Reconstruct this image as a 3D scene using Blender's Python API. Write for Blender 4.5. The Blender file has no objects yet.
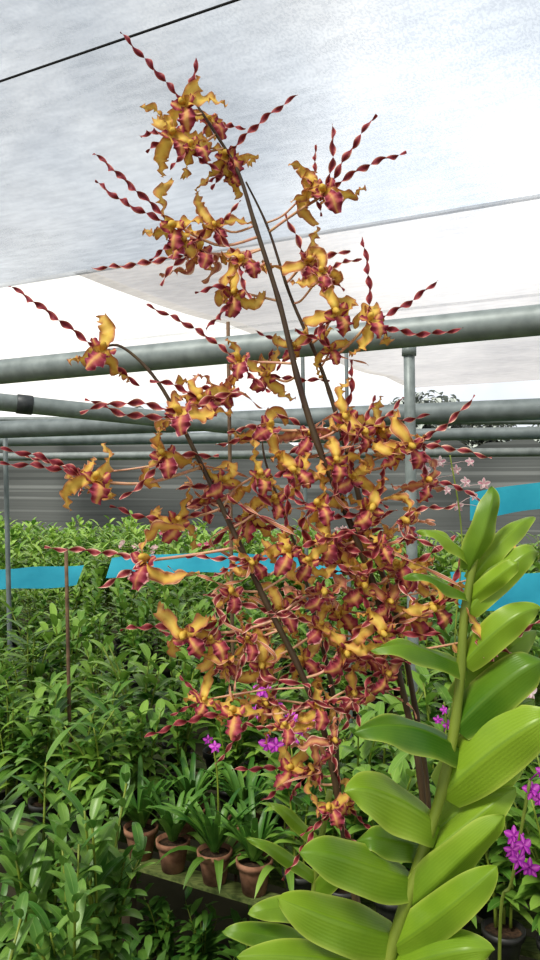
import bpy, math, random
from mathutils import Vector, Matrix, noise
R=random.Random(7)
H=1.7; F=780.0
sc=bpy.context.scene
COL=sc.collection
try: sc.view_settings.view_transform='Standard'; sc.view_settings.exposure=.14
except: pass
try: sc.view_settings.look='Medium High Contrast'
except Exception as e: print('look',e)
def P(px,py,d): return Vector(((px-270)/F*d, d, H+(480-py)/F*d))
U=Vector((.878,-.479,0)); V=Vector((.479,.878,0))
def UV(u,v,z=0): 
    p=U*u+V*v; p.z=z; return p
def lin(c):
    r=[]
    for x in c:
        x/=255.; r.append(x/12.92 if x<=.04045 else ((x+.055)/1.055)**2.4)
    return (r[0],r[1],r[2],1)
# ---------------- materials
def nt(name):
    m=bpy.data.materials.new(name); m.use_nodes=True
    t=m.node_tree; t.nodes.clear()
    return m,t
def N(t,k,**kw):
    n=t.nodes.new(k)
    for a,b in kw.items(): setattr(n,a,b)
    return n
def ramp(t,stops,fac):
    n=N(t,'ShaderNodeValToRGB'); e=n.color_ramp.elements
    while len(e)<len(stops): e.new(.5)
    for i,(p,c) in enumerate(stops):
        e[i].position=p; e[i].color=lin(c)
    t.links.new(fac,n.inputs[0]); return n.outputs[0]
def noi(t,scale,detail=3,coord='Object',stretch=None,rot=None):
    tc=N(t,'ShaderNodeTexCoord'); n=N(t,'ShaderNodeTexNoise')
    n.inputs['Scale'].default_value=scale; n.inputs['Detail'].default_value=detail
    src=tc.outputs[coord]
    if stretch:
        mp=N(t,'ShaderNodeMapping'); mp.inputs['Scale'].default_value=stretch
        if rot: 
            mr=N(t,'ShaderNodeMapping'); mr.inputs['Rotation'].default_value=(0,0,rot); t.links.new(src,mr.inputs[0]); src=mr.outputs[0]
        t.links.new(src,mp.inputs[0]); src=mp.outputs[0]
    t.links.new(src,n.inputs[0]); return n.outputs['Fac']
def mix(t,a,b,f,mode='MIX'):
    n=N(t,'ShaderNodeMix',data_type='RGBA',blend_type=mode)
    for s,v in ((n.inputs[0],f),(n.inputs[6],a),(n.inputs[7],b)):
        if hasattr(v,'links'): t.links.new(v,s)
        else: s.default_value=v
    return n.outputs[2]
def math_(t,op,a,b=0):
    n=N(t,'ShaderNodeMath',operation=op)
    for s,v in ((n.inputs[0],a),(n.inputs[1],b)):
        if hasattr(v,'links'): t.links.new(v,s)
        else: s.default_value=v
    return n.outputs[0]
def finish(t,col,rough=.5,metal=0,transl=0,bump=None,bs=.3,bd=.002,spec=.5):
    p=N(t,'ShaderNodeBsdfPrincipled'); o=N(t,'ShaderNodeOutputMaterial')
    if hasattr(col,'links'): t.links.new(col,p.inputs['Base Color'])
    else: p.inputs['Base Color'].default_value=col
    p.inputs['Roughness'].default_value=rough; p.inputs['Metallic'].default_value=metal
    p.inputs['Specular IOR Level'].default_value=spec
    if bump:
        b=N(t,'ShaderNodeBump'); b.inputs['Strength'].default_value=bs; b.inputs['Distance'].default_value=bd
        t.links.new(bump,b.inputs['Height']); t.links.new(b.outputs[0],p.inputs['Normal'])
    out=p.outputs[0]
    if transl:
        tr=N(t,'ShaderNodeBsdfTranslucent')
        if hasattr(col,'links'): t.links.new(col,tr.inputs[0])
        else: tr.inputs[0].default_value=col
        mx=N(t,'ShaderNodeMixShader'); mx.inputs[0].default_value=transl
        t.links.new(out,mx.inputs[1]); t.links.new(tr.outputs[0],mx.inputs[2]); out=mx.outputs[0]
    t.links.new(out,o.inputs[0])
def simple(name,c1,c2,scale,rough=.6,metal=0,transl=0,bs=.3,bd=.002,stretch=None,det=4,spec=.5):
    m,t=nt(name); n=noi(t,scale,det,stretch=stretch)
    finish(t,ramp(t,[(.3,c1),(.7,c2)],n),rough,metal,transl,n,bs,bd,spec); return m
def attr(t):
    a=N(t,'ShaderNodeAttribute',attribute_name='Col'); s=N(t,'ShaderNodeSeparateColor')
    t.links.new(a.outputs['Color'],s.inputs[0]); return s.outputs
def petal_mat(name,stops,rough=.55,ns=180,amt=.2,tip=None,transl=.28,rva=.3,tipa=.45):
    m,t=nt(name); a=attr(t); n=noi(t,ns,3); rndv=a[2]
    f=math_(t,'ADD',a[0],math_(t,'MULTIPLY',math_(t,'SUBTRACT',n,.5),amt*2))
    f=math_(t,'ADD',f,math_(t,'MULTIPLY',math_(t,'SUBTRACT',rndv,.5),rva))
    c=ramp(t,stops,f)
    if tip: 
        c=mix(t,c,lin(tip),math_(t,'MULTIPLY',math_(t,'POWER',a[1],2.),tipa))
    finish(t,c,rough,0,transl,n,.25,.0008,.3); return m
M_sep=petal_mat('ochre_sepal',[(0,(234,204,104)),(.5,(222,182,92)),(.8,(200,142,92)),(.95,(164,92,84)),(1,(222,176,138))],tip=(210,154,104))
M_sepR=petal_mat('tan_sepal',[(0,(220,172,112)),(.4,(202,138,104)),(.8,(168,84,86)),(1,(240,208,184))],tip=(220,170,144))
M_pet=petal_mat('maroon_petal',[(0,(118,38,50)),(.45,(142,56,64)),(.8,(184,110,102)),(1,(236,200,178))],transl=.12)
M_lip=petal_mat('lip_magenta',[(0,(222,172,108)),(.28,(192,106,98)),(.62,(158,64,84)),(.9,(138,52,74)),(1,(224,166,160))],ns=260,transl=.2)
M_col=petal_mat('column_yellow',[(0,(238,208,96)),(1,(222,186,94))])
M_ped=simple('pedicel_pink',(214,156,142),(208,174,128),120,.5)
M_stem=simple('spike_stem',(66,46,38),(92,78,54),60,.5,stretch=(1,1,.3))
M_bud=simple('cane_green',(104,120,42),(142,156,64),40,.5,stretch=(1,1,.3))
def leaf_mat(name,c1,c2,mid,ns=18,rough=.38,transl=.28,vein=60,vs=.12,spec=.5,bump=.15,midw=.09,edge=None):
    m,t=nt(name); a=attr(t); n=noi(t,ns,5)
    f=math_(t,'ADD',math_(t,'MULTIPLY',n,.6),math_(t,'MULTIPLY',a[2],.4))
    c=ramp(t,[(.25,c1),(.7,c2)],f)
    mr=N(t,'ShaderNodeMapRange'); t.links.new(a[0],mr.inputs[0])
    mr.inputs[1].default_value=0; mr.inputs[2].default_value=midw; mr.inputs[3].default_value=.5; mr.inputs[4].default_value=0
    c=mix(t,c,lin(mid),mr.outputs[0])
    w=math_(t,'SINE',math_(t,'MULTIPLY',a[0],vein))
    c=mix(t,c,lin(mid),math_(t,'MULTIPLY',math_(t,'MAXIMUM',w,0),vs))
    if edge: c=mix(t,c,lin(edge),math_(t,'MULTIPLY',math_(t,'POWER',a[0],10),.7))
    finish(t,c,rough,0,transl,math_(t,'ADD',n,math_(t,'MULTIPLY',w,.04)),bump,.003,spec); return m
M_leafF=leaf_mat('broad_leaf',(66,112,26),(144,174,54),(112,144,46),ns=14,rough=.38,vein=52,vs=.12,transl=.26,bump=.3,midw=.06,edge=(196,208,104))
M_leafN=leaf_mat('bench_leaf_near',(72,120,46),(136,170,84),(160,188,112),rough=.36)
M_leafA=leaf_mat('bench_leaf',(70,118,44),(152,186,84),(170,194,116),ns=4,rough=.36)
M_leafB=leaf_mat('strap_leaf',(56,108,44),(120,162,72),(136,172,92))
M_leafY=leaf_mat('yellow_leaf',(120,150,48),(172,192,80),(190,205,115))
M_leafDark=leaf_mat('tree_leaf',(122,130,126),(146,152,148),(146,152,148),transl=.1)
M_pot=simple('terracotta',(118,82,62),(168,126,100),30,.85,bs=.4)
M_potk=simple('black_plastic_pot',(36,36,36),(56,56,52),20,.5)
M_soil=simple('bark_mix',(48,34,24),(92,70,50),90,.95,bs=.8,bd=.01)
M_wood=simple('mossy_wood',(70,84,40),(120,130,74),8,.85,stretch=(3,12,12))
M_leg=simple('bench_leg_wood',(60,50,36),(92,80,60),10,.9)
M_ground=simple('damp_soil',(52,50,32),(92,88,64),3,.95,bs=.6,bd=.03,det=8)
M_galv=simple('galvanised_steel',(122,130,128),(150,158,156),22,.5,.2,bs=.08,det=6)
M_galv2=simple('dull_steel',(106,114,114),(130,138,138),16,.6,.15,bs=.08,det=6)
M_band=simple('dark_clamp',(60,64,66),(90,92,92),30,.5,.3)
M_cord=simple('black_cord',(22,22,26),(40,40,44),100,.8)
M_stake=simple('bamboo_stake',(92,70,54),(130,104,80),30,.7)
M_cyan=simple('cyan_net',(40,150,176),(64,178,200),4,.8,0,.3,bs=.1,bd=.005)
M_purple=petal_mat('purple_petal',[(0,(236,130,224)),(.5,(206,72,200)),(1,(160,50,172))],ns=80)
M_white=petal_mat('white_petal',[(0,(206,130,150)),(.5,(222,196,196)),(1,(226,208,206))],ns=80)
M_pinkp=petal_mat('pink_petal',[(0,(210,70,110)),(.5,(220,120,150)),(1,(230,170,190))],ns=80)

def cloth(name,c,transp,dark=30,tc_=(1,1,1,1),wa=.14):
    m,t=nt(name); tr=N(t,'ShaderNodeBsdfTranslucent'); tp=N(t,'ShaderNodeBsdfTransparent')
    n=noi(t,.8,4); n2=noi(t,14,6,stretch=(.5,1.5,1),rot=.5); wv=noi(t,120,2,stretch=(1,.6,1),rot=.5)
    c1=tuple(max(0,x-dark) for x in c); 
    f=math_(t,'ADD',math_(t,'MULTIPLY',n,.65),math_(t,'MULTIPLY',n2,.35))
    col=ramp(t,[(.38,c1),(.62,c)],f)
    wg=math_(t,'GREATER_THAN',wv,.52)
    col=mix(t,col,(.3,.34,.39,1),math_(t,'MULTIPLY',wg,wa))
    t.links.new(col,tr.inputs[0]); t.links.new(mix(t,tc_,(.74,.76,.79,1),wg),tp.inputs[0])
    df=N(t,'ShaderNodeBsdfDiffuse'); t.links.new(col,df.inputs[0])
    m1=N(t,'ShaderNodeMixShader'); m1.inputs[0].default_value=.25
    t.links.new(tr.outputs[0],m1.inputs[1]); t.links.new(df.outputs[0],m1.inputs[2])
    m2=N(t,'ShaderNodeMixShader'); m2.inputs[0].default_value=transp
    t.links.new(m1.outputs[0],m2.inputs[1]); t.links.new(tp.outputs[0],m2.inputs[2])
    o=N(t,'ShaderNodeOutputMaterial'); t.links.new(m2.outputs[0],o.inputs[0]); return m
M_clA=cloth('shade_cloth_grey',(144,150,158),.39,46,(.94,.96,.98,1))
M_clB=cloth('shade_cloth_bright',(226,224,220),.42,20)
M_clC=cloth('shade_cloth_double',(158,154,151),.38,34,(.97,.95,.93,1))
M_clO=cloth('shade_cloth_overlap',(190,192,194),.7,20)
m,t=nt('dark_net'); n=noi(t,.9,2,stretch=(.05,.05,6))
finish(t,ramp(t,[(.4,(60,64,64)),(.48,(78,82,82)),(.56,(72,76,76)),(.62,(100,104,104))],n),.9,transl=.2); M_net=m

# ---------------- mesh builder
class MB:
    def __init__(s): s.v=[];s.f=[];s.c=[];s.m=[]
    def add(s,v,c=(0,0,.5)): s.v.append(Vector(v)); s.c.append(c); return len(s.v)-1
    def face(s,f,m=0): s.f.append(f); s.m.append(m)
def frame(T,ref=Vector((0,0,1))):
    T=T.normalized()
    if abs(T.dot(ref))>.97: ref=Vector((1,0,0))
    a=T.cross(ref).normalized(); b=a.cross(T).normalized(); return a,b
def tube(mb,pts,rad,n=8,m=0,cap=True,rv=.5):
    rings=[]; k=len(pts)
    for i,p in enumerate(pts):
        T=(pts[min(i+1,k-1)]-pts[max(i-1,0)]); a,b=frame(T,Vector((0,1,0)) if abs(T.normalized().z)>.8 else Vector((0,0,1)))
        r=rad[i] if hasattr(rad,'__len__') else rad
        rings.append([mb.add(p+(a*math.cos(q)+b*math.sin(q))*r,(.5,i/max(1,k-1),rv)) for q in [2*math.pi*j/n for j in range(n)]])
    for i in range(k-1):
        for j in range(n):
            mb.face((rings[i][j],rings[i][(j+1)%n],rings[i+1][(j+1)%n],rings[i+1][j]),m)
    if cap:
        mb.face(tuple(reversed(rings[0])),m); mb.face(tuple(rings[-1]),m)
def box(mb,o,ax,ay,az,m=0):
    i=[mb.add(o+ax*a+ay*b+az*c,(.5,.5,.5)) for a in(-1,1) for b in(-1,1) for c in(-1,1)]
    for f in((0,1,3,2),(4,6,7,5),(0,4,5,1),(2,3,7,6),(0,2,6,4),(1,5,7,3)): mb.face(tuple(i[k] for k in f),m)
def lathe(mb,prof,c,n=24,m=0):
    rings=[[mb.add(c+Vector((r*math.cos(q),r*math.sin(q),z)),(.5,.5,.5)) for q in [2*math.pi*j/n for j in range(n)]] for r,z in prof]
    for i in range(len(prof)-1):
        for j in range(n): mb.face((rings[i][j],rings[i][(j+1)%n],rings[i+1][(j+1)%n],rings[i+1][j]),m)
    mb.face(tuple(rings[-1]),m)
def spline(pts,n):
    out=[];k=len(pts)
    for i in range(n):
        x=i/(n-1)*(k-1); j=min(int(x),k-2); f=x-j
        p0=pts[max(j-1,0)];p1=pts[j];p2=pts[j+1];p3=pts[min(j+2,k-1)]
        out.append(.5*((2*p1)+(p2-p0)*f+(2*p0-5*p1+4*p2-p3)*f*f+(3*p1-p0-3*p2+p3)*f**3))
    return out
def ribbon(mb,pts,side0,wf,nx=5,cup=0.,twist=0.,ruf=0.,rfreq=6,ph=0.,m=0,rv=None,edge=1.,cp=1.4):
    k=len(pts); rv=R.random() if rv is None else rv; rows=[]; S=side0.copy()
    for i,p in enumerate(pts):
        t=i/(k-1); T=(pts[min(i+1,k-1)]-pts[max(i-1,0)]).normalized()
        S=(S-T*S.dot(T)); S=S.normalized() if S.length>1e-6 else frame(T)[0]
        Nn=S.cross(T).normalized()
        q=twist*t; s2=S*math.cos(q)+Nn*math.sin(q); n2=Nn*math.cos(q)-S*math.sin(q)
        w=wf(t); row=[]
        for j in range(nx):
            s=-1+2*j/(nx-1)
            off=s2*(s*w)+n2*(cup*w*abs(s)**cp+ruf*abs(s)**2*math.sin(rfreq*t*6.283+ph+(1.7 if s>0 else 0)))
            row.append(mb.add(p+off,(abs(s)*edge,t,rv)))
        rows.append(row)
    for i in range(k-1):
        for j in range(nx-1): mb.face((rows[i][j],rows[i][j+1],rows[i+1][j+1],rows[i+1][j]),m)
ORG={}
def make(name,mb,mats,parent=None,origin=None,label=None,cat=None,group=None,kind=None,local=False):
    o=origin if origin is not None else Vector((0,0,0))
    me=bpy.data.meshes.new(name)
    me.from_pydata([(v-o) if not local else v for v in mb.v],[],mb.f)
    ca=me.color_attributes.new('Col','FLOAT_COLOR','POINT')
    ca.data.foreach_set('color',[x for c in mb.c for x in (c[0],c[1],c[2],1.)])
    if not isinstance(mats,(list,tuple)): mats=[mats]
    for mm in mats: me.materials.append(mm)
    me.polygons.foreach_set('material_index',mb.m); me.polygons.foreach_set('use_smooth',[True]*len(mb.f))
    me.update()
    ob=bpy.data.objects.new(name,me); COL.objects.link(ob)
    place(ob,o,parent); meta(ob,label,cat,group,kind); return ob
def place(ob,o,parent):
    ORG[ob.name]=o.copy()
    if parent: ob.parent=parent; ob.location=o-ORG[parent.name]
    else: ob.location=o
def meta(ob,label=None,cat=None,group=None,kind=None):
    if label: ob['label']=label
    if cat: ob['category']=cat
    if group: ob['group']=group
    if kind: ob['kind']=kind
def empty(name,o,label=None,cat=None,group=None,parent=None):
    e=bpy.data.objects.new(name,None); e.empty_display_size=.05; COL.objects.link(e); place(e,o,parent); meta(e,label,cat,group); return e
def flat(ob):
    for p in ob.data.polygons: p.use_smooth=False
    return ob

# ---------------- setting
g=MB(); n=30
ids=[[g.add((-30+60*i/n,-8+60*j/n,0)) for i in range(n+1)] for j in range(n+1)]
for j in range(n):
    for i in range(n): g.face((ids[j][i],ids[j][i+1],ids[j+1][i+1],ids[j+1][i]))
make('floor',g,M_ground,label='damp dark earth floor of the nursery',kind='structure')
def clz(u,v,z): return z-.04*math.sin(math.pi*((v/2.16)%1))+.02*noise.noise(Vector((u*.7,v*1.3,z)))*math.sin(math.pi*((v/2.16)%1))
def panel(u0,u1,v0,v1,z,mat,lab,name='ceiling',fl=0):
    g=MB(); nu=max(4,int((u1-u0)*4)); nv=max(4,int((v1-v0)*6)) if v1-v0>.5 else 2; ids=[]
    for j in range(nv+1):
        row=[]
        for i in range(nu+1):
            u=u0+(u1-u0)*i/nu; v=v0+(v1-v0)*j/nv
            row.append(g.add(UV(u,v,clz(u,v,z) if not fl else z)))
        ids.append(row)
    for j in range(nv):
        for i in range(nu): g.face((ids[j][i],ids[j][i+1],ids[j+1][i+1],ids[j+1][i]))
    return make(name,g,mat,label=lab,kind='structure')
panel(-9,6,-3,4.34,3.2,M_clA,'grey translucent shade cloth roof with fine weave')
panel(-12,-3.84,4.28,12,3.215,M_clB,'bright thin white shade cloth roof panel')
panel(-3.98,6,4.29,12,3.21,M_clC,'pale doubled shade cloth roof panel')
panel(-9,6,6.4,6.5,3.17,M_clO,'doubled sewn edge of the pale roof cloth',fl=1)
def cord(v,u0,u1,z,r,mat=M_cord,lab='black cord sewn straight along the shade cloth'):
    g=MB(); pts=[UV(u0+(u1-u0)*i/60,v,z) for i in range(61)]
    tube(g,pts,r,6); make('seam_cord',g,mat,label=lab,cat='cord',origin=pts[0])
cord(2.02,-9,6,3.15,.004)

def pipe(a,b,r,mat,lab,ext=.6,bands=(),nm='pipe',extb=None):
    d=(b-a); e=d.normalized(); A=a-e*ext; B=b+e*(ext if extb is None else extb)
    root=empty(nm,A,lab,'pipe')
    g=MB(); tube(g,[A+(B-A)*i/12 for i in range(13)],r,20); make('tube',g,mat,root,A)
    for t_ in bands:
        c=a+d*t_; g=MB(); tube(g,[c-e*.03,c-e*.028,c+e*.028,c+e*.03],[r*1.02,r*1.12,r*1.12,r*1.02],20); make('clamp',g,M_band,root,c)
    return root
pipe(P(0,372,2.55),P(540,320,2.0),.040,M_galv,'thick galvanised roof pipe crossing behind the orchid spray',3)
pipe(P(0,402,3.0),P(345,438,3.6),.034,M_galv,'grey galvanised pipe with dark end clamp',1.5,(.06,),extb=0)
pipe(P(150,424,3.9),P(540,409,3.3),.046,M_galv2,'dull grey galvanised roof pipe',3,())
pipe(P(0,441,5.2),P(540,433,4.4),.036,M_galv2,'dull grey roof pipe of the next bay',3,())
pipe(P(0,420,7.2),P(540,421,6.4),.03,M_galv2,'thin grey roof pipe near the side screen',3,())
pipe(P(0,457,8),P(540,452,7),.04,M_galv2,'dull grey roof pipe by the net screen',3,())
def post(px,py0,d,r,mat,lab,nm='post',cat='post'):
    tp=P(px,py0,d); b=Vector((tp.x+.01*d,tp.y,0)); g=MB(); tube(g,[b+(tp-b)*i/8 for i in range(9)],r,14)
    if r>.02: 
        for z in (.0,.99): 
            c=b+(tp-b)*z; tube(g,[c+Vector((0,0,-.02 if z else 0)),c+Vector((0,0,.02))],r*1.3,14)
    make(nm,g,mat,label=lab,cat=cat,origin=b)
post(409,345,3.05,.022,M_galv,'light grey galvanised steel post')
post(228,322,3.3,.008,M_stake,'thin dark upright stake','stake','stake')
post(346,330,2.9,.007,M_galv2,'thin grey upright wire rod','rod','rod')
post(66,548,2.9,.007,M_stake,'brown wooden upright stake','stake','stake')
post(5,430,4.5,.014,M_galv2,'dark slim steel post')
post(302,330,5.5,.014,M_galv2,'slim grey steel post of the next bay')
g=MB(); nn=60
A=P(-250,437,17); B=P(800,444,16)
ids=[]
for i in range(nn+1):
    p=A+(B-A)*i/nn; w=.12*math.sin(i*.9)
    ids.append([g.add(Vector((p.x,p.y+w,z))) for z in (.0,.8,1.2,1.6,p.z+.09*math.sin(i*1.3)+.05*math.sin(i*3.1))])
for i in range(nn):
    for j in range(4): g.face((ids[i][j],ids[i+1][j],ids[i+1][j+1],ids[i][j+1]))
make('shade_net',g,M_net,label='dark grey shade net hung as a far side screen',cat='net',origin=Vector((0,16,0)))
def netstrip(pts,h,lab,tiltv=.0):
    g=MB(); k=len(pts)*8; q=spline(pts,k); ids=[]
    for i,p in enumerate(q):
        ids.append([g.add(p+Vector((0,tiltv*s,-h*s*(1+.06*math.sin(i*.35))+.004*math.sin(i*.4)))) for s in (0,.33,.66,1)])
    for i in range(k-1):
        for j in range(3): g.face((ids[i][j],ids[i+1][j],ids[i+1][j+1],ids[i][j+1]))
    make('blue_net',g,M_cyan,label=lab,cat='net',origin=pts[0])
netstrip([P(-60,572,4.9),P(0,569,5.0),P(40,567,5.05),P(84,565,5.1)],.11,'cyan shade net strip draped along the bench edge',-.2)
netstrip([P(112,558,5.2),P(160,554,5.25),P(220,553,5.3),P(280,555,5.3),P(340,559,5.2)],.11,'cyan shade net strip draped among the orchids',-.2)
netstrip([P(470,494,4.4),P(520,484,4.2),P(600,478,4.0)],.15,'cyan shade net hung beside the leafy orchid',.0)
netstrip([P(450,572,4.2),P(500,574,4.1),P(600,570,3.9)],.16,'cyan shade net strip draped low beside the leafy orchid',-.2)

# ---------------- benches
def bench(u0,u1,v0,v1,z,lab,lw=.03):
    root=empty('nursery_bench',UV((u0+u1)/2,(v0+v1)/2,0),lab,'bench',group='rows of nursery benches')
    g=MB(); ns=max(3,int((v1-v0)/.13))
    for i in range(ns):
        v=v0+(v1-v0)*(i+.5)/ns
        box(g,UV((u0+u1)/2,v,z-.012+.002*R.random()),U*((u1-u0)/2),V*.034,Vector((0,0,.009)))
    flat(make('bench_top',g,M_wood,root,ORG[root.name]))
    k=max(2,int((u1-u0)/1.6))
    for i in range(k+1):
        for v in(v0+.08,v1-.08):
            u=u0+.1+(u1-u0-.2)*i/k; g=MB(); box(g,UV(u,v,(z-.03)/2),U*lw,V*lw,Vector((0,0,(z-.03)/2)))
            flat(make('leg',g,M_leg,root,UV(u,v,0)))
BZ=.42
bench(-5,3.2,2.03,3.0,BZ,'weathered mossy slat bench carrying terracotta pots',.018)
bench(-6,3.5,3.6,4.7,BZ,'wooden slat bench packed with potted orchids')
bench(-8,3.5,5.4,6.6,BZ,'distant wooden slat bench packed with potted orchids')
bench(-9,4,7.4,8.8,BZ,'wooden slat bench of green plants by the net')
bench(-3.6,-1.05,.75,1.6,.3,'low wooden slat bench with leafy cane orchids')
bench(-.3,.75,1.2,1.65,.42,'small slat bench with young orchids')
bench(-.45,.6,.55,1.0,.5,'small slat bench holding the flowering orchid')

# ---------------- plant generators
def prof(t,tipp=.75,bp=.5): return (max(t,.0)**bp)*((1-t)**tipp)*1.9
def pot(mb,r,h,n=22,m=0,ms=1):
    lathe(mb,[(r*.0,0),(r*.68,0),(r*.92,h*.78),(r*.93,h*.8),(r*1.05,h*.8),(r*1.07,h),(r*.95,h),(r*.92,h*.86)],Vector((0,0,0)),n,m)
    mb.m[-1]=ms
def arcleaf(mb,base,dirh,L,W,rise,droop,seg,nx,cup=.35,rv=None,twist=0):
    d=Vector((dirh.x,dirh.y,0)).normalized()
    pts=[base+d*(L*t)+Vector((0,0,L*(rise*t-droop*t*t))) for t in [i/seg for i in range(seg+1)]]
    side=Vector((0,0,1)).cross(d)
    ribbon(mb,pts,side,lambda t:W*prof(t)+.0006,nx,-cup,twist,rv=rv)
def cane_foliage(rr,nc,hgt,L,W,seg,nx,lean=.35,z0=0.1,nl=10,up0=.3,up1=.7):
    mb=MB()
    for c in range(nc):
        a=rr.uniform(0,6.283); ln=rr.uniform(.05,lean); h=hgt*rr.uniform(.55,1.05)
        o=Vector((math.cos(a)*.02,math.sin(a)*.02,z0)); d=Vector((math.cos(a),math.sin(a),0))
        path=[o+d*(ln*h*t*t)+Vector((0,0,h*t)) for t in [i/8 for i in range(9)]]
        tube(mb,path,[.005*(1-.5*i/8) for i in range(9)],6,m=1)
        la=rr.uniform(0,6.283); q=spline(path,nl+3)
        for i in range(2,nl+3):
            aa=la+(math.pi if i%2 else 0)+rr.uniform(-.45,.45); dd=Vector((math.cos(aa),math.sin(aa),0))
            k=.7+.4*math.sin(math.pi*i/(nl+3)); up=up0+up1*i/(nl+3)
            arcleaf(mb,q[i],dd,L*k*rr.uniform(.8,1.15),W*k*rr.uniform(.85,1.15),up,rr.uniform(.4,.9),seg,nx,rv=rr.random(),cup=.25)
    return mb
def strap_foliage(rr,nl,L,W,seg,nx,z0=.1):
    mb=MB()
    for i in range(nl):
        a=i*2.4+rr.uniform(-.3,.3); dd=Vector((math.cos(a),math.sin(a),0))
        Lk=L*rr.uniform(.6,1.1); up=rr.uniform(1.3,3.4); b=Vector((dd.x*.01,dd.y*.01,z0)); dr=rr.uniform(.85,1.25)
        hh=1/math.sqrt(1+up*up)*1.35
        pts=[b+dd*(Lk*hh*t)+Vector((0,0,Lk*hh*(up*t-up*.45*t*t*dr))) for t in [j/seg for j in range(seg+1)]]
        ribbon(mb,pts,Vector((0,0,1)).cross(dd),lambda t:W*(.75*(1-t)**.4+.25)*(1 if t<.98 else .2),nx,-.4,rr.uniform(-.5,.5),rv=rr.random())
    return mb
def copyplant(root_name,parts,o,rz,s,label,cat,group):
    e=empty(root_name,o,label,cat,group); e.rotation_euler=(0,0,rz); e.scale=(s,s,s)
    for tmpl in parts:
        c=tmpl.copy(); c.parent=e; c.location=(0,0,0); COL.objects.link(c)
    return e
TM=[]
def template(name,mb,mats):
    ob=make(name,mb,mats,local=True); TM.append(ob); return ob
rr=random.Random(3)
pm=MB(); pot(pm,.057,.105); T_pot=template('pot',pm,[M_pot,M_soil])
pm=MB(); pot(pm,.055,.1); T_potk=template('pot',pm,[M_potk,M_soil])
T_cane=[template('foliage',cane_foliage(rr,rr.randint(4,7),.40,.105,.022,6,3,nl=11,up0=.3,up1=1.0),[M_leafA,M_bud]) for _ in range(6)]
T_strap=[template('foliage',strap_foliage(rr,28,.26,.013,7,3),[M_leafB,M_bud]) for _ in range(4)]
T_near=[template('foliage',cane_foliage(rr,7,.50,.085,.018,10,5,.3,nl=16,up0=.4,up1=1.2),[M_leafN,M_bud]) for _ in range(4)]
T_yel=[template('foliage',cane_foliage(rr,4,.30,.11,.02,8,3,.5,nl=7),[M_leafY,M_bud]) for _ in range(2)]
def vis(p,m=70):
    if p.y<.3: return False
    x=270+p.x/p.y*F; y=480-(p.z+.5-H)/p.y*F
    return -m<x<540+m and y<1100
cnt=0
def put(u,v,z,kind,lab,grp,s=1):
    global cnt
    o=UV(u,v,z)
    if not vis(o): return
    cnt+=1
    fol=R.choice({'cane':T_cane,'strap':T_strap,'near':T_near}.get(kind,T_yel))
    pt=T_pot if kind in('strap','yel') else T_potk
    copyplant('potted_orchid',[pt,fol],o,R.uniform(0,6.28),s,lab,'potted plant',grp)
for r_,v in enumerate((2.11,2.34,2.57,2.83)):
    u=-4.95
    while u<3.1:
        du=.15 if r_==0 else .21
        k='strap' if (r_<2 and -1.75<u<-1.1) else 'cane'
        lab='terracotta pot of strap-leaved orchid on the slat bench' if k=='strap' else 'leafy cane orchid in black pot on the slat bench'
        put(u+R.uniform(-.01,.01),v+R.uniform(-.01,.01),BZ,k,lab,'potted orchids on the front bench',R.uniform(.92,1.05) if r_<2 else R.uniform(.85,1.25))
        u+=du
for v in (3.72,4.0,4.3,4.58):
    u=-6
    while u<3.4:
        put(u+R.uniform(-.03,.03),v+R.uniform(-.03,.03),BZ,'cane','leafy green orchid in a small pot on the middle bench','potted orchids on the middle bench',R.uniform(.85,1.3)); u+=.28
for u,v,s in ((-1.15,.98,.95),(-1.2,1.3,1.0),(-1.45,1.05,1.1),(-1.42,1.42,1.1),(-1.65,1.25,1.2),(-1.75,1.48,1.25),(-1.95,1.15,1.2),(-2.1,1.42,1.2),(-2.35,1.45,1.25),(-1.3,1.5,1.05),(-1.9,1.4,1.2)):
    put(u,v,.3,'near','tall leafy cane orchid on the low slat bench','leafy cane orchids on the low bench',s)
for u,v,s in ((-.15,1.45,.9),(.0,1.3,1.),(.1,1.5,1.),(.25,1.35,1.1),(.4,1.5,1.1)):
    put(u,v,BZ,'yel','small yellow-green young orchid in terracotta pot','young orchids on the small bench',s)
def merge(dst,src,M,moff=0):
    b=len(dst.v)
    for v,c in zip(src.v,src.c): dst.v.append(M@v); dst.c.append(c)
    for f,m_ in zip(src.f,src.m): dst.face(tuple(i+b for i in f),m_+moff)
src=[cane_foliage(rr,9,.40,.12,.028,3,3,nl=9,up1=1.) for _ in range(4)]
def stuffrow(vs,u0,u1,du,lab,z=BZ-.05,s0=1.0,s1=1.5,nm='orchid_foliage_row',mat=M_leafA):
    g=MB()
    for v in vs:
        u=u0
        while u<u1:
            o=UV(u+R.uniform(-.05,.05),v+R.uniform(-.05,.05),z)
            if vis(o,90): merge(g,R.choice(src),Matrix.Translation(o)@Matrix.Rotation(R.uniform(0,6.28),4,'Z')@Matrix.Scale(R.uniform(s0,s1),4))
            u+=du
    make(nm,g,[mat,M_bud],label=lab,cat='plants',kind='stuff',origin=UV(0,vs[0],z))
stuffrow((5.5,5.9,6.3),-8,3.5,.3,'dense row of green orchid foliage on a bench')
stuffrow((7.5,8.0,8.5),-9,4,.36,'dense row of green orchid foliage on a distant bench')
stuffrow((9.4,10.0),-11,5,.42,'hazy band of green plants near the net screen')
stuffrow((1.74,1.87,2.2),-2.2,.6,.18,'low shaded weeds on the earth by the bench',-.07,.5,.75,'weed_patch',M_leafB)
for o in TM: bpy.data.objects.remove(o)

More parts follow.
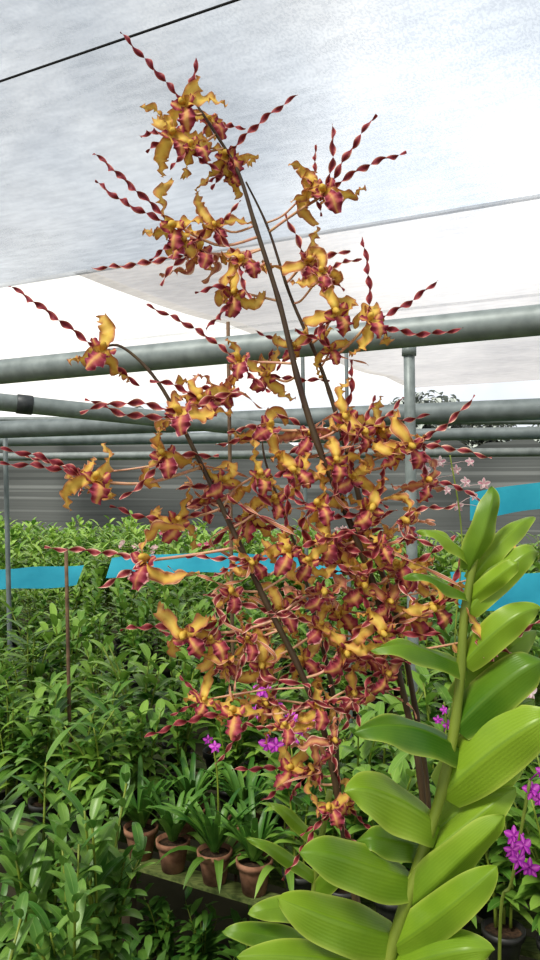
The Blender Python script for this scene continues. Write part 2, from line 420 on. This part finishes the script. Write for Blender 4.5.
# ---------------- small blossom plants
def blossom(mb,c,s,fwd,mi=0):
    a,b=frame(fwd)
    for k in range(5):
        q=math.pi/2+k*2*math.pi/5; d=a*math.cos(q)+b*math.sin(q); w=.38 if k in(1,4) else .26
        pts=[c+d*(s*t)+fwd*(s*(.15*t-.25*t*t)) for t in [i/5 for i in range(6)]]
        ribbon(mb,pts,d.cross(fwd),lambda t:s*w*math.sin(math.pi*min(1,t*.92+.06))**.7,5,.15)
    d=-b; pts=[c+d*(s*.6*t)+fwd*(s*(.5*t-.2*t*t)) for t in [i/4 for i in range(5)]]
    ribbon(mb,pts,a,lambda t:s*.25*math.sin(math.pi*min(1,t*.9+.1)),5,.5,rv=1,edge=1)
def spray(pts_px,d,blooms,mat,lab,s=.022,fl=.2):
    base=P(*pts_px[0],d); base.z=BZ if d>1.1 else .5
    root=empty('flowering_orchid',base,lab,'orchid')
    path=spline([base]+[P(x,y,d) for x,y in pts_px],20); g=MB(); tube(g,path,.003,6); make('stem',g,M_bud,root,base)
    for x,y in blooms:
        c=P(x,y,d+R.uniform(-.06,.03)); g=MB(); f=Vector((R.uniform(-.6,.6),-1,R.uniform(-.2,.5))).normalized(); blossom(g,c,s*R.uniform(.85,1.15),f)
        q=min(path,key=lambda p:(p-c).length); tube(g,[c,(c+q)/2+Vector((0,0,.004)),q],.0012,5,rv=.9)
        make('flower',g,mat,root,c)
    g=MB()
    for i in range(9):
        a=i*2.4; dd=Vector((math.cos(a),math.sin(a),0)); arcleaf(g,base+Vector((0,0,.02)),dd,fl,.018,1.5,1.3,8,3)
    make('foliage',g,M_leafA,root,base)
spray([(285,800),(288,740),(266,690)],2.45,[(262,690),(275,706),(256,712),(268,700),(298,728),(306,722),(268,744),(292,716),(300,736),(276,746)],M_purple,'purple orchid spray behind the brown flower spikes',.03)
spray([(218,790),(214,752),(208,736)],2.5,[(208,740),(215,747)],M_purple,'small purple orchid beside a slim stake',.018)
spray([(500,930),(512,880),(530,780)],1.3,[(514,836),(524,846),(518,860),(530,868),(532,790),(540,800),(544,772),(512,850)],M_purple,'bright magenta orchid spray beside broad leaves',.016)
spray([(440,760),(446,730),(444,702)],2.4,[(444,710),(438,720),(448,726)],M_purple,'purple blooms behind the steel post',.018)
spray([(455,640),(462,540),(450,455)],3.2,[(440,462),(456,470),(466,482),(447,490),(474,496),(458,506),(432,480),(484,484),(426,470),(470,462),(486,508)],M_white,'pale pink and white orchid spray behind the curly flowers',.024)
spray([(520,760),(516,700),(512,684)],2.3,[(520,684),(528,692),(512,690)],M_white,'white orchid blooms behind broad leaves',.028)
for i in range(12):
    x=R.uniform(90,540) ; y=R.uniform(525,548); d=R.uniform(7,9)
    spray([(x,y+30),(x+2,y)],d,[(x+R.uniform(-8,8),y+R.uniform(-4,6)) for _ in range(4)],R.choice([M_white,M_pinkp,M_white]),'distant orchid in bloom on a bench',.03)

# ---------------- trees
def tree(px,d,h,w,lab):
    b=P(px,480,d); b.z=0; root=empty('tree',b,lab,'tree')
    g=MB(); tube(g,[b,b+Vector((.1,0,h*.35)),b+Vector((0,0,h*.7))],[.2,.15,.08],8); make('trunk',g,M_leg,root,b)
    g=MB()
    for i in range(2200):
        v=Vector((R.gauss(0,1),R.gauss(0,1),R.gauss(0,1))).normalized()*R.random()**.5
        k=1+.3*noise.noise(v*2+Vector((px,0,0)))
        p=b+Vector((v.x*w*k,v.y*w*k,h*.68+v.z*h*.3*k)); a=R.uniform(0,6.28)
        arcleaf(g,p,Vector((math.cos(a),math.sin(a),0)),.4,.16,R.uniform(-.3,.6),.6,3,3)
    make('crown',g,M_leafDark,root,b)
tree(424,34,5.6,1.9,'distant grey-green tree rising over the shade netting')
tree(474,40,5.6,2.0,'lower distant tree over the shade netting')
tree(150,28,4.2,1.8,'distant tree behind the net screen')
tree(545,46,5.2,1.8,'distant tree beyond the nursery')

# ---------------- broad-leaved cane (right)
DC=.70
cbase=Vector((P(372,960,DC).x,DC,.5))
root=empty('broad_leaved_orchid',cbase,'tall leafy orchid cane with broad glossy yellow-green leaves','orchid plant')
stem_px=[(372,1100),(378,1010),(388,960),(405,905),(425,845),(442,790),(454,730),(460,680),(464,620),(472,570),(480,530)]
path=spline([cbase+Vector((0,0,.1))]+[P(x,y,DC+.0) for x,y in stem_px],44)
g=MB(); tube(g,path,[.0068*(1-.5*i/43)*(1.0+.12*(i%4==0)) for i in range(44)],12); make('cane',g,M_bud,root,cbase)
g=MB(); pot(g,.09,.15,28)
for v in g.v: v+=cbase
make('pot',g,[M_pot,M_soil],root,cbase)
def bleaf(b,tp,w,d0=0,d1=0,bend=12,nrm=(0,-.8,.6),cup=.28,mat=None,seg=28,nm='leaf',par=None,porg=None,twist=0,pp=(.62,.40),dc=None):
    dc=dc or DC
    B=P(b[0],b[1],dc+d0); T=P(tp[0],tp[1],dc+d1); mid=(B+T)/2+Vector((0,-.014,bend/1000.))
    pts=[B*(1-t)**2+mid*2*t*(1-t)+T*t*t for t in [i/seg for i in range(seg+1)]]
    nv=Vector(nrm).normalized(); side=(T-B).cross(nv).normalized()
    for i,p in enumerate(pts):
        t=i/seg; pts[i]=p+nv*(-.012*max(0,(t-.65)/.35)**2+.0014*math.sin(9*t+b[0]))
    g=MB(); W=w/2*dc/F
    ribbon(g,pts,side,lambda t:W*min(1.0,1.22*(t*.93+.07)**pp[1]*(1-t)**pp[0]*1.26)+.0004,13,-cup,twist,ruf=.0022,rfreq=1.9,ph=R.uniform(0,6),cp=1.0)
    make(nm,g,mat or M_leafF,par or root,porg or cbase)
L=[((392,966),(232,952),46,.005,-.05,10),((400,938),(274,893),62,.005,-.04,-2),((416,882),(296,846),62,.005,-.05,10),((440,828),(342,786),66,.005,-.05,24),
 ((463,750),(352,726),54,.005,-.05,24),((468,668),(368,642),36,.005,-.04,14),((472,600),(402,570),20,.005,-.03,10),((476,566),(415,524),20,.005,-.02,12),((428,850),(352,838),40,.02,-.0,14)]
for b,tp,w,d0,d1,bd in L: bleaf(b,tp,w,d0,d1,bd,nrm=(-.25,-.66,.7),cup=.5,twist=R.uniform(-.2,.2))
Rr=[((386,972),(500,948),52,-.004,-.05,20),((392,948),(504,860),48,-.002,-.06,4),((408,908),(512,812),50,-.002,-.04,6),((422,862),(520,782),46,.0,-.0,10),((440,796),(560,710),72,-.0,-.04,22),
 ((454,730),(556,654),56,.0,-.02,24),((462,664),(546,602),40,.0,-.02,20),((466,612),(546,544),36,.0,.0,20),((470,570),(499,480),34,-.004,-.01,0),((470,580),(538,510),28,.005,.02,16),((424,840),(535,750),44,.01,.02,8),((454,700),(545,622),40,.01,.03,12),((408,900),(500,820),36,.015,.03,8),((446,765),(540,694),40,.008,.02,14),((470,600),(526,556),24,.0,-.03,8)]
for i,(b,tp,w,d0,d1,bd) in enumerate(Rr): bleaf(b,tp,w,d0,d1,bd,nrm=(.25+.14*(i%3-1),-.7,.55+.18*(i%2)),cup=.55,twist=R.uniform(-.3,.3))
c2=Vector((P(290,960,.95).x,.95,.5)); r2=empty('young_orchid',c2,'young orchid with slender pale green leaves','orchid plant')
g=MB(); tube(g,spline([c2,P(300,1050,.95),P(308,950,.95),P(318,860,.95),P(330,790,.95)],20),.004,8); make('cane',g,M_bud,r2,c2)
for b,tp,w in (((308,945),(222,930),30),((312,910),(248,912),30),((316,880),(246,836),16),((322,850),(268,800),16),((312,900),(352,860),24),((305,960),(260,975),30)):
    bleaf(b,tp,w,0,-.04,14,mat=M_leafF,par=r2,porg=c2,dc=.95)
g=MB(); pot(g,.06,.11,24)
for v in g.v: v+=c2
make('pot',g,[M_potk,M_soil],r2,c2)

# ---------------- the curly brown orchid
ob_=Vector((P(400,960,.84).x,.86,.5))
OR=empty('curly_orchid',ob_,'tall orchid with brown-maroon and ochre corkscrew-petalled flower spikes','orchid plant')
g=MB(); pot(g,.085,.15,28)
for v in g.v: v+=ob_
make('pot',g,[M_pot,M_soil],OR,ob_)
stems=[[(188,92),(212,128),(238,172),(256,228),(280,305),(298,380),(318,445),(345,510),(375,590),(400,680),(422,790),(420,900),(405,1050)],
 [(246,182),(268,228),(290,295),(318,360),(335,410),(352,470),(372,545),(395,610),(412,690),(428,800),(425,920),(402,1050)],
 [(98,350),(122,347),(160,385),(200,462),(235,535),(265,600),(300,670),(325,735),(338,800),(355,900),(380,1050)],
 [(262,440),(268,470),(300,560),(318,630),(334,700),(340,800),(362,920),(392,1050)]]
SD=[.80,.83,.78,.86]
SP=[]
for px,dd,r0 in zip(stems,SD,(.0034,.0030,.0031,.0026)):
    pts=spline([P(x,y,dd) for x,y in px]+[ob_+Vector((R.uniform(-.02,.02),0,.13))],80)
    g=MB(); tube(g,pts,[r0*(.3+.7*min(1,i/35))*(1+.15*(i%6==0)) for i in range(80)],10); make('flower_stem',g,M_stem,OR,ob_)
    SP+=pts[:60]
fcount=0
def flower(cx,cy,d,s=1.,tips=(),up=None,stempt=None,fine=False):
    global fcount; fcount+=1
    C=P(cx,cy,d); mm=.001*s*d/.78
    fwd=Vector((R.uniform(-.6,.6),-1,R.uniform(-.5,.4))).normalized()
    a,b=frame(fwd); q=math.radians(R.uniform(-50,50) if up is None else up); X=a*math.cos(q)+b*math.sin(q); Y=b*math.cos(q)-a*math.sin(q)
    X=-X if X.x<0 else X
    def Lc(x,y,z): return C+(X*x+Y*y+fwd*z)*mm
    rv=R.random()
    g=MB()
    angs=(90,205,335)
    for ang in angs:
        an=math.radians(ang+R.uniform(-28,28)); dx,dy=math.cos(an),math.sin(an); Ls=R.uniform(29,42) if fine else R.uniform(32,43); cur=R.uniform(.35,1.15); sw=R.uniform(-1,1)
        hw=R.uniform(4.,5.6) if fine else R.uniform(4.8,6.2); tw=R.choice((-1,1))*(R.uniform(1.2,3.4) if fine else R.uniform(1.,2.8))
        pts=[]
        for i in range(33):
            t=i/32; th=cur*2.4*t; r=Ls*math.sin(th)/(cur*2.4)*1.15; z=3-Ls*(1-math.cos(th))/(cur*2.4)
            pts.append(Lc(dx*r-dy*sw*9*math.sin(3.8*t),dy*r+dx*sw*9*math.sin(3.8*t),z+2.8*math.sin(11*t)))
        side=(X*(-dy)+Y*dx)
        ribbon(g,pts,side,lambda t:mm*(hw*math.sin(math.pi*min(1,.12+.86*t))**.7+.3),9,-.25,tw,ruf=mm*2.8,rfreq=R.uniform(3,5),ph=R.uniform(0,6),rv=rv*.9)
    cp=[Lc(0,1,0),Lc(0,2,4),Lc(0,2.5,8),Lc(0,1.5,11)]; tube(g,cp,[2.6*mm,3*mm,2.6*mm,1.6*mm],8,m=1)
    fo=make('flower',g,[M_sepR if R.random()<(.22 if fine else .06) else M_sep,M_col],OR,C)
    g=MB(); lw=.6 if fine else .68
    Lm=R.uniform(17,23); pts=[Lc(2*math.sin(4*t),-2-Lm*.75*t-4*t*t,3+9*math.sin(2.6*t)) for t in [i/16 for i in range(17)]]
    ribbon(g,pts,X,lambda t:mm*lw*(3+8.5*math.sin(math.pi*min(1,.05+.9*t**1.2))**1.1),9,.35,R.uniform(-.5,.5),ruf=mm*3.,rfreq=3.4,ph=R.uniform(0,6),rv=rv)
    for sg in(-1,1):
        pts=[Lc(sg*(2+8*t),-3+7*t,3+8*t-5*t*t) for t in [i/8 for i in range(9)]]
        ribbon(g,pts,Y,lambda t:mm*lw*(2+4.5*math.sin(math.pi*min(1,.1+.88*t))),7,.4,0,ruf=mm*1.2,rfreq=2,ph=R.uniform(0,6),rv=rv)
    make('lip',g,M_lip,fo,C)
    g=MB()
    tl=[P(x,y,d+R.uniform(-.02,.02)) for x,y in tips]
    nt_=len(tl)
    while len(tl)<(3 if fine else 2):
        an=R.uniform(0,6.283); ln=R.uniform(34,64)*s
        if tips and len(tl)==1: ln*=.7
        tl.append(P(cx+math.cos(an)*ln,cy-math.sin(an)*ln*.9,d+R.uniform(-.04,.03)))
    for k_,T in enumerate(tl):
        loose=fine and k_>=max(2,nt_)
        dv=T-C; Lt=dv.length; a1,b1=frame(dv); cc=.6 if loose else (.3 if fine else .13); w1=R.uniform(-cc,cc); w2=R.uniform(-.1,.1); K=int(max(24,Lt*1000*.8)); hturn=Lt/mm/(18. if loose else 13.0)
        tw=math.pi*hturn*R.choice((-1,1)); pts=[]; wd=1.7 if loose else 3.1
        for i in range(K+1):
            t=i/K; coil=(2.2 if loose else .9)*mm*t
            pts.append(C+dv*t+(a1*w1+b1*w2)*Lt*math.sin(math.pi*t*(1.6 if fine else 1))+(a1*math.cos(tw*t)+b1*math.sin(tw*t))*coil)
        ribbon(g,pts,a1,lambda t:mm*(wd*math.sin(math.pi*min(1,.16+.74*t))**.6*(1-.15*t)),5,.25,tw,rv=(1.0 if loose else rv),m=1 if loose else 0)
    make('spiral_petals',g,[M_pet,M_sepR],fo,C)
    q=stempt or min([p for p in SP if p.z<C.z+.02] or SP,key=lambda p:(p-C).length+.3*max(0,p.z-C.z+.03))
    mid=(q+C)/2+Vector((R.uniform(-.006,.006),.01,R.uniform(-.012,.004))); g=MB()
    tube(g,spline([q,mid,C-fwd*mm*3],10),[1.2*mm]*10,7); make('pedicel',g,M_ped,fo,C)
FL=[
(186,104,.79,1.2,[(120,32),(196,58)]),(172,136,.78,1.15,[(146,152)]),(224,158,.80,1.15,[(298,95),(212,190)]),(208,124,.81,1.,[]),(190,148,.79,1.,[(170,170)]),(232,176,.8,.8,[]),
(176,226,.78,1.25,[(94,153),(95,180)]),(198,252,.79,1.2,[(92,268),(160,285)]),(215,225,.80,.95,[(240,200)]),(186,244,.78,1,[(150,262)]),
(326,192,.80,1.25,[(376,114),(407,153),(332,124)]),(306,262,.81,1.2,[(285,215),(350,250)]),(240,262,.79,1.15,[(215,230)]),(236,292,.80,1.1,[]),(312,186,.8,.9,[(315,145)]),(322,272,.8,1,[(345,290)]),
(334,312,.80,1.25,[(300,345)]),(370,322,.79,1.2,[(362,237),(438,280),(463,328)]),(268,375,.82,1,[(330,380)]),(240,362,.79,1.15,[(146,305)]),
(102,352,.77,1.3,[(10,286),(140,385)]),(183,414,.75,1.4,[(85,398),(80,412),(240,390)]),(95,480,.77,1.3,[(0,449),(0,464)]),(165,455,.78,1.25,[(120,500)]),(200,400,.77,1.15,[(150,380)]),(82,474,.79,.8,[(20,455)]),
(148,560,.77,1.35,[(44,548),(98,588)]),(176,520,.79,1.15,[(110,505)]),(186,632,.78,1.25,[(120,630)]),(210,640,.79,1.1,[]),(236,712,.78,1.2,[(144,738),(190,690)]),(262,700,.79,1.0,[(215,765)]),
(292,768,.79,1.1,[(232,770),(262,800)]),(330,805,.77,1.0,[(282,880),(396,872)]),(345,800,.78,.8,[(300,835),(390,840)]),
(345,415,.79,1.2,[(350,360)]),(408,445,.79,1.25,[(475,395),(492,458)]),(362,430,.78,1.1,[]),(270,428,.79,1.15,[(215,445)]),(395,450,.8,1.0,[(440,440)]),(292,345,.83,.8,[(255,330)])]
FD=[(378,432,.81,1.0,[(430,415)]),(292,470,.80,1.1,[]),
(318,505,.79,1.15,[]),(352,478,.80,1.0,[]),(250,520,.80,1.1,[(205,545)]),(288,552,.78,1.15,[]),(330,540,.80,1.15,[]),(372,505,.79,1.15,[]),(402,520,.81,1.0,[(455,500)]),
(362,585,.78,1.15,[]),(322,590,.79,1.1,[]),(280,612,.80,1.1,[]),(400,565,.79,1.15,[(455,535)]),(432,605,.78,1.15,[(480,585),(470,560)]),(380,632,.79,1.1,[]),(342,650,.78,1.2,[]),
(300,660,.80,1.1,[]),(262,662,.80,1.1,[]),(352,690,.79,1.0,[(400,690)]),(316,705,.80,1.0,[]),(386,672,.80,.95,[]),(484,640,.72,1.0,[(530,668),(540,620)]),(330,738,.80,.9,[]),
(232,590,.80,1.05,[]),(425,480,.81,.95,[(480,500)]),(222,480,.79,1.1,[(180,490)]),(258,475,.81,1.0,[]),(350,540,.82,1.0,[]),
(500,570,.80,.8,[(540,548),(470,600)]),(310,435,.81,1.,[]),(340,610,.81,1.,[]),(365,655,.8,1.,[]),(245,640,.8,1.,[]),(285,725,.8,.9,[]),(220,390,.8,.9,[]),(330,350,.81,.8,[]),(385,600,.8,1.,[]),(415,575,.82,.9,[(450,620)]),
(310,560,.79,1,[]),(335,460,.8,1,[]),(272,500,.79,1,[]),(380,545,.79,1,[]),(410,620,.8,1,[]),(225,660,.8,.9,[]),(310,765,.79,.8,[(285,810)]),(322,625,.79,1,[]),(205,500,.8,.9,[]),(250,560,.8,.95,[]),(205,700,.79,.8,[(170,715)])]
for cx,cy,d,s,t_ in FL: flower(cx,cy,d+R.uniform(-.015,.015),s,t_)
for i,(cx,cy,d,s,t_) in enumerate(FD): flower(cx,cy,d+R.uniform(-.035,.02),s*1.08,t_,fine=(i%3!=0))

# ---------------- world & lights
w=bpy.data.worlds.new('overcast'); sc.world=w; w.use_nodes=True; t=w.node_tree; t.nodes.clear()
tc=N(t,'ShaderNodeTexCoord'); nz=N(t,'ShaderNodeTexNoise'); nz.inputs['Scale'].default_value=3.; nz.inputs['Detail'].default_value=5
t.links.new(tc.outputs['Generated'],nz.inputs[0])
c=ramp(t,[(.36,(184,190,198)),(.5,(214,218,223)),(.64,(250,249,247))],nz.outputs['Fac'])
dp=N(t,'ShaderNodeVectorMath',operation='DOT_PRODUCT'); t.links.new(tc.outputs['Generated'],dp.inputs[0]); dp.inputs[1].default_value=Vector((.25,1,.41)).normalized()
gl=math_(t,'MULTIPLY',math_(t,'POWER',math_(t,'MAXIMUM',dp.outputs['Value'],0),60),2.0)
sp=N(t,'ShaderNodeSeparateXYZ'); t.links.new(tc.outputs['Generated'],sp.inputs[0])
hz=math_(t,'MULTIPLY',math_(t,'POWER',math_(t,'SUBTRACT',1,math_(t,'ABSOLUTE',sp.outputs[2])),6),.35)
st=math_(t,'ADD',math_(t,'ADD',gl,.95),hz)
bg=N(t,'ShaderNodeBackground'); o=N(t,'ShaderNodeOutputWorld'); t.links.new(c,bg.inputs[0]); t.links.new(st,bg.inputs[1]); t.links.new(bg.outputs[0],o.inputs[0])
sd=bpy.data.lights.new('sun','SUN'); sd.energy=7.5; sd.angle=.3; sd.color=(1,.94,.84); so=bpy.data.objects.new('sun',sd); COL.objects.link(so)
so.rotation_euler=Vector((.5,.6,-.95)).to_track_quat('-Z','Y').to_euler()

cam=bpy.data.cameras.new('camera'); co=bpy.data.objects.new('camera',cam); COL.objects.link(co); co.location=(0,0,H); co.rotation_euler=(math.pi/2,0,0)
cam.sensor_fit='VERTICAL'; cam.sensor_height=24; cam.lens=F/960*24; cam.clip_start=.05
sc.camera=co
print('plants',cnt,'flowers',fcount)
